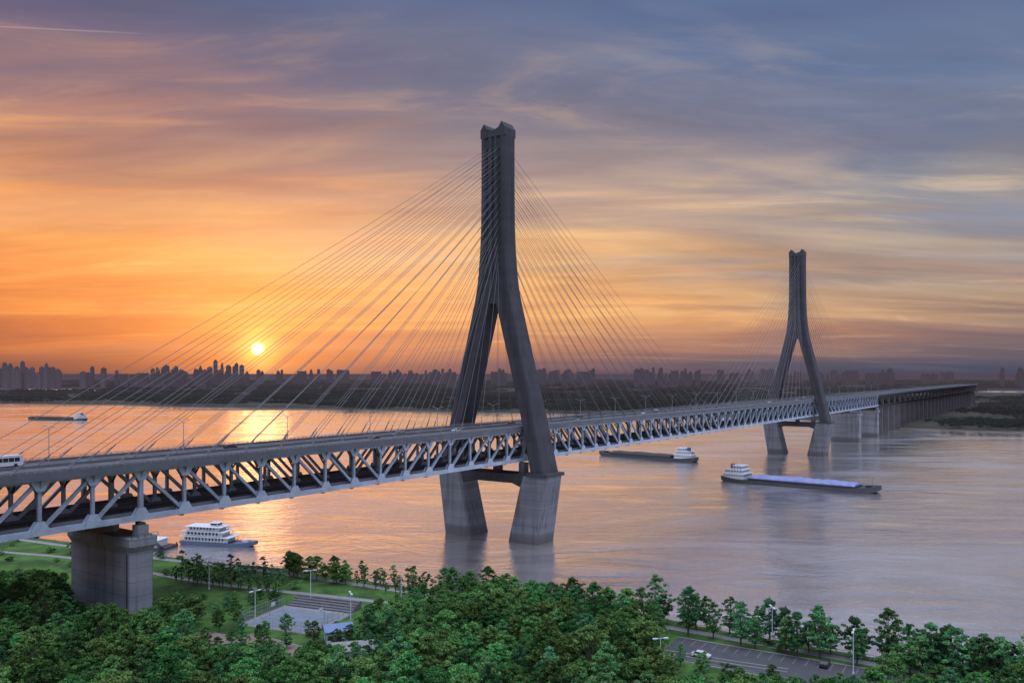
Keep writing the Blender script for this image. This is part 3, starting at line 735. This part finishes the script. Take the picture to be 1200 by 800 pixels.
# tree placement
court=(cx,cy); placed=[]
limx=[-200,0,74,80,110,150,200,215,245,300,395,430,510,540,760,790,1200,1500]
limy=[664,664,668,702,710,712,684,694,694,686,700,700,688,668,684,742,760,760]
def clear(x,y,isshore=False):
    if math.hypot(x-court[0]+1,y-court[1]-2)<16.5: return False
    u=(x-lotc[0])*math.cos(-LR)-(y-lotc[1])*math.sin(-LR); v=(x-lotc[0])*math.sin(-LR)+(y-lotc[1])*math.cos(-LR)
    if -27<u<35 and -12<v<9.5: return False
    rx=x+6.8; ry=y-410; t=rx*dx+ry*dy; wd=rx*dy-ry*dx
    if abs(wd)<20 and -204<t<-189: return False
    if abs(wd)<13 and -190<t<0: return False
    for p in pl:
        if math.hypot(x-p[0],y-p[1])<4.6: return False
    off=float(brink(x))-y
    if not isshore:
        if off<9: return False
        k=26+4*math.sin(x*.05)
        if x<70 and abs(off-k)<2.0: return False
    return True
def toppx(x,y,h): return 600+F*x/y, HY+(CH-10-h)*F/y
cnt=0
for _ in range(60000):
    y=random.uniform(135,380); x=random.uniform(-.68*y-12,.68*y+12)
    if y>float(brink(x))-8: continue
    if not clear(x,y): continue
    off=float(brink(x))-y
    if -125<x<-30 and off<36 and random.random()>.14: continue
    if -30<=x<45 and off<20 and random.random()>.12: continue
    if x>=45 and off<19: continue
    if any((x-a)**2+(y-b_)**2<24 for a,b_ in placed): continue
    s_=random.uniform(.68,1.22)
    if x<-30 and off<60: s_*=.62
    if x>45 and off<60: s_*=.8
    me=random.choice(RT) if random.random()<.75 else random.choice(PT)
    for _k in range(6):
        px,py=toppx(x,y,TREEH[me.name]*s_)
        lim=np.interp(px,limx,limy)
        if 245<px<425 and y<cy: lim=750
        if 225<px<=245 and y<cy+8: lim=744
        if 78<px<200 and y<250: lim=708+8*math.sin(px*.09)
        if 775<px<1010 and y<lotc[1]: lim=786
        if py<lim: s_*=.86
    if s_<.38: continue
    placed.append((x,y)); cnt+=1
    inst('broadleaf_tree' if me in RT else 'riverside_tree',me,(x,y,9.9),random.uniform(0,6.28),(s_,s_,s_*random.uniform(.9,1.05)))
    if cnt>1400: break
print('trees',cnt)
for (px0,px1,n,o) in ((765,1012,15,4.5),(770,1000,9,12),(1042,1215,15,4.5),(1050,1215,12,12)):
    for i in range(n):
        px=px0+(px1-px0)*(i+random.uniform(-.4,.4))/max(1,n-1)
        x=(px-600)/F*float(205)
        for _k in range(8): x=(px-600)/F*(float(brink(x))-o)
        y=float(brink(x))-o+random.uniform(-1.6,1.6)
        inst('riverside_tree',random.choice(PT),(x,y,9.9),random.uniform(0,6.28),random.uniform(.68,1.08))
for (px0,px1,n,o) in ((405,500,13,3.0),(415,520,10,11),(335,405,9,9),(520,740,22,5),(205,330,20,33),(210,335,14,18)):
    for i in range(n):
        px=px0+(px1-px0)*(i+random.uniform(-.4,.4))/(n-1); x=(px-600)/F*270
        for _k in range(8): x=(px-600)/F*(float(brink(x))-o)
        y=float(brink(x))-o+random.uniform(-1.8,1.8)
        me=random.choice(YT) if px<520 and o!=9 else random.choice(RT)
        inst('young_tree' if me in YT else 'broadleaf_tree',me,(x,y,9.9),random.uniform(0,6.28),random.uniform(.5,1.0) if me in YT else random.uniform(.5,.85))
for _ in range(520):
    y=random.uniform(150,350); x=random.uniform(-.65*y,.65*y); off=float(brink(x))-y
    if off<3 or not clear(x,y,True): continue
    if random.random()<.3 and off>30: continue
    inst('shrub',random.choice(ST),(x,y,9.9),random.uniform(0,6.28),random.uniform(.4,1.0))

# distant forest
def patch(seed,n=70,Sz=90):
    rg=np.random.default_rng(seed); cs=rg.random((n,3))*[Sz,Sz,0]-[Sz/2,Sz/2,0]; h=rg.uniform(5,11,n); cs[:,2]=h*.55
    v,ti=leafcloud(cs,h*.5,42,2.3,rg,np.clip(rg.normal(.45,.25,n),0,1))
    f=np.arange(len(v)).reshape(-1,4); me=npmesh('forest_patch',v,f,[M_leaff])
    at=me.attributes.new('tint','FLOAT','FACE'); at.data.foreach_set('value',ti.astype(np.float32)); return me
FP=[patch(i) for i in (1,2,3)]
DF=empty('distant_forest')
def forest(n,xr,yr,sc=1.0,offs=30,dens=None):
    for _ in range(n):
        x=random.uniform(*xr); y=random.uniform(*yr)
        if y<float(farsh(np.array(x)))+offs+20: continue
        if float(height(np.array([x]),np.array([y]))[0])<3: continue
        rx=x+6.8; ry=y-410; wd=rx*dy-ry*dx
        if abs(wd)<60: continue
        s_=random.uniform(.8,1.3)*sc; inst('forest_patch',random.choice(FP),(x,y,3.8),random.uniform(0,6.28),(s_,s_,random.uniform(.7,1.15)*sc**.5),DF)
forest(420,(560,1900),(1080,2600))
forest(420,(-600,1200),(1600,3000))
forest(300,(-1900,-200),(2000,3400))
forest(350,(-3500,3500),(3000,5000),1.8)
forest(350,(-5000,5500),(4800,8000),3.0)

# ------------------------------------------------------------ skyline
mbd,g=newmat('apartment_facade')
t=g.new('ShaderNodeTexCoord').outputs['Object']; bk=g.new('ShaderNodeTexBrick'); bk.offset=0
mpx=g.new('ShaderNodeSeparateXYZ'); g.l.new(t,mpx.inputs[0]); cbb=g.new('ShaderNodeCombineXYZ'); g.put(cbb.inputs[0],g.math('ADD',mpx.outputs[0],mpx.outputs[1])); g.put(cbb.inputs[1],mpx.outputs[2])
g.l.new(cbb.outputs[0],bk.inputs['Vector']); bk.inputs['Scale'].default_value=1; bk.inputs['Brick Width'].default_value=3.5; bk.inputs['Row Height'].default_value=3.1; bk.inputs['Mortar Size'].default_value=.8
bk.inputs['Color1'].default_value=(.012,.014,.018,1); bk.inputs['Color2'].default_value=(.03,.03,.034,1); bk.inputs['Mortar'].default_value=(.055,.052,.056,1)
b=g.new('ShaderNodeBsdfPrincipled'); g.l.new(bk.outputs[0],b.inputs['Base Color']); b.inputs['Roughness'].default_value=.8
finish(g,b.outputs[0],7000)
def bmesh_b(k):
    m=MB()
    if k==0: m.box(-14,14,-8,8,0,96,0); m.box(-16,-9,-9.5,9.5,0,93,0); m.box(9,16,-9.5,9.5,0,93,0); m.box(-4,4,-4,4,96,101,0)
    if k==1: m.box(-10,10,-10,10,0,97,0); m.box(-11,-5,-11,11,0,92,0); m.box(5,11,-11,11,0,92,0); m.box(-5,5,-5,5,97,101,0)
    if k==2: m.box(-30,30,-7,7,0,97,0); m.box(-28,-22,-8,8,0,101,0); m.box(20,26,-8,8,0,101,0); m.box(-3,3,-8.5,8.5,0,99,0)
    if k==3: m.box(-12,12,-9,9,0,80,0); m.box(-9,9,-7,7,80,94,0); m.box(-5,5,-4,4,94,102,0)
    return m.mesh('apartment_tower',[mbd])
BD=[bmesh_b(k) for k in range(4)]
def cluster(px0,px1,ytop,ylow,n,D):
    for _ in range(n):
        px=random.uniform(px0,px1); d=D*random.uniform(.9,1.12); top=ytop+(ylow-ytop)*random.random()**.8
        Hh=CH+(HY-top)*d/F-4
        if Hh<8: continue
        k=random.choice((0,0,1,1,1,3)) if top<433 else random.choice((0,1,2,3)); ws=random.uniform(.6,.95)*D/4600
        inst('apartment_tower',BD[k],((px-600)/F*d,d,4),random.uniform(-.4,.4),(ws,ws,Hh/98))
for c in ((-40,72,422,434,24,4300),(0,70,430,437,16,4300),(95,135,429,437,9,4300),(165,215,427,437,16,4100),(205,290,422,436,22,4400),(130,165,434,439,4,4300),(300,420,432,439,16,5400),(430,500,432,439,14,5600),
          (498,535,432,438,10,5000),(572,592,431,437,5,4800),(632,702,431,438,20,5000),(745,822,430,438,22,4600),(842,905,431,438,16,5200),(970,1052,431,439,24,5000),(1062,1120,435,440,9,5600),(1172,1225,430,438,14,4400),(-120,-40,426,437,8,4400),(905,970,435,440,8,5600),(1225,1300,431,438,8,4500)):
    cluster(*c)

scene.view_settings.view_transform='Standard'
try: scene.view_settings.look='None'
except: pass
scene.view_settings.exposure=0; scene.view_settings.gamma=1
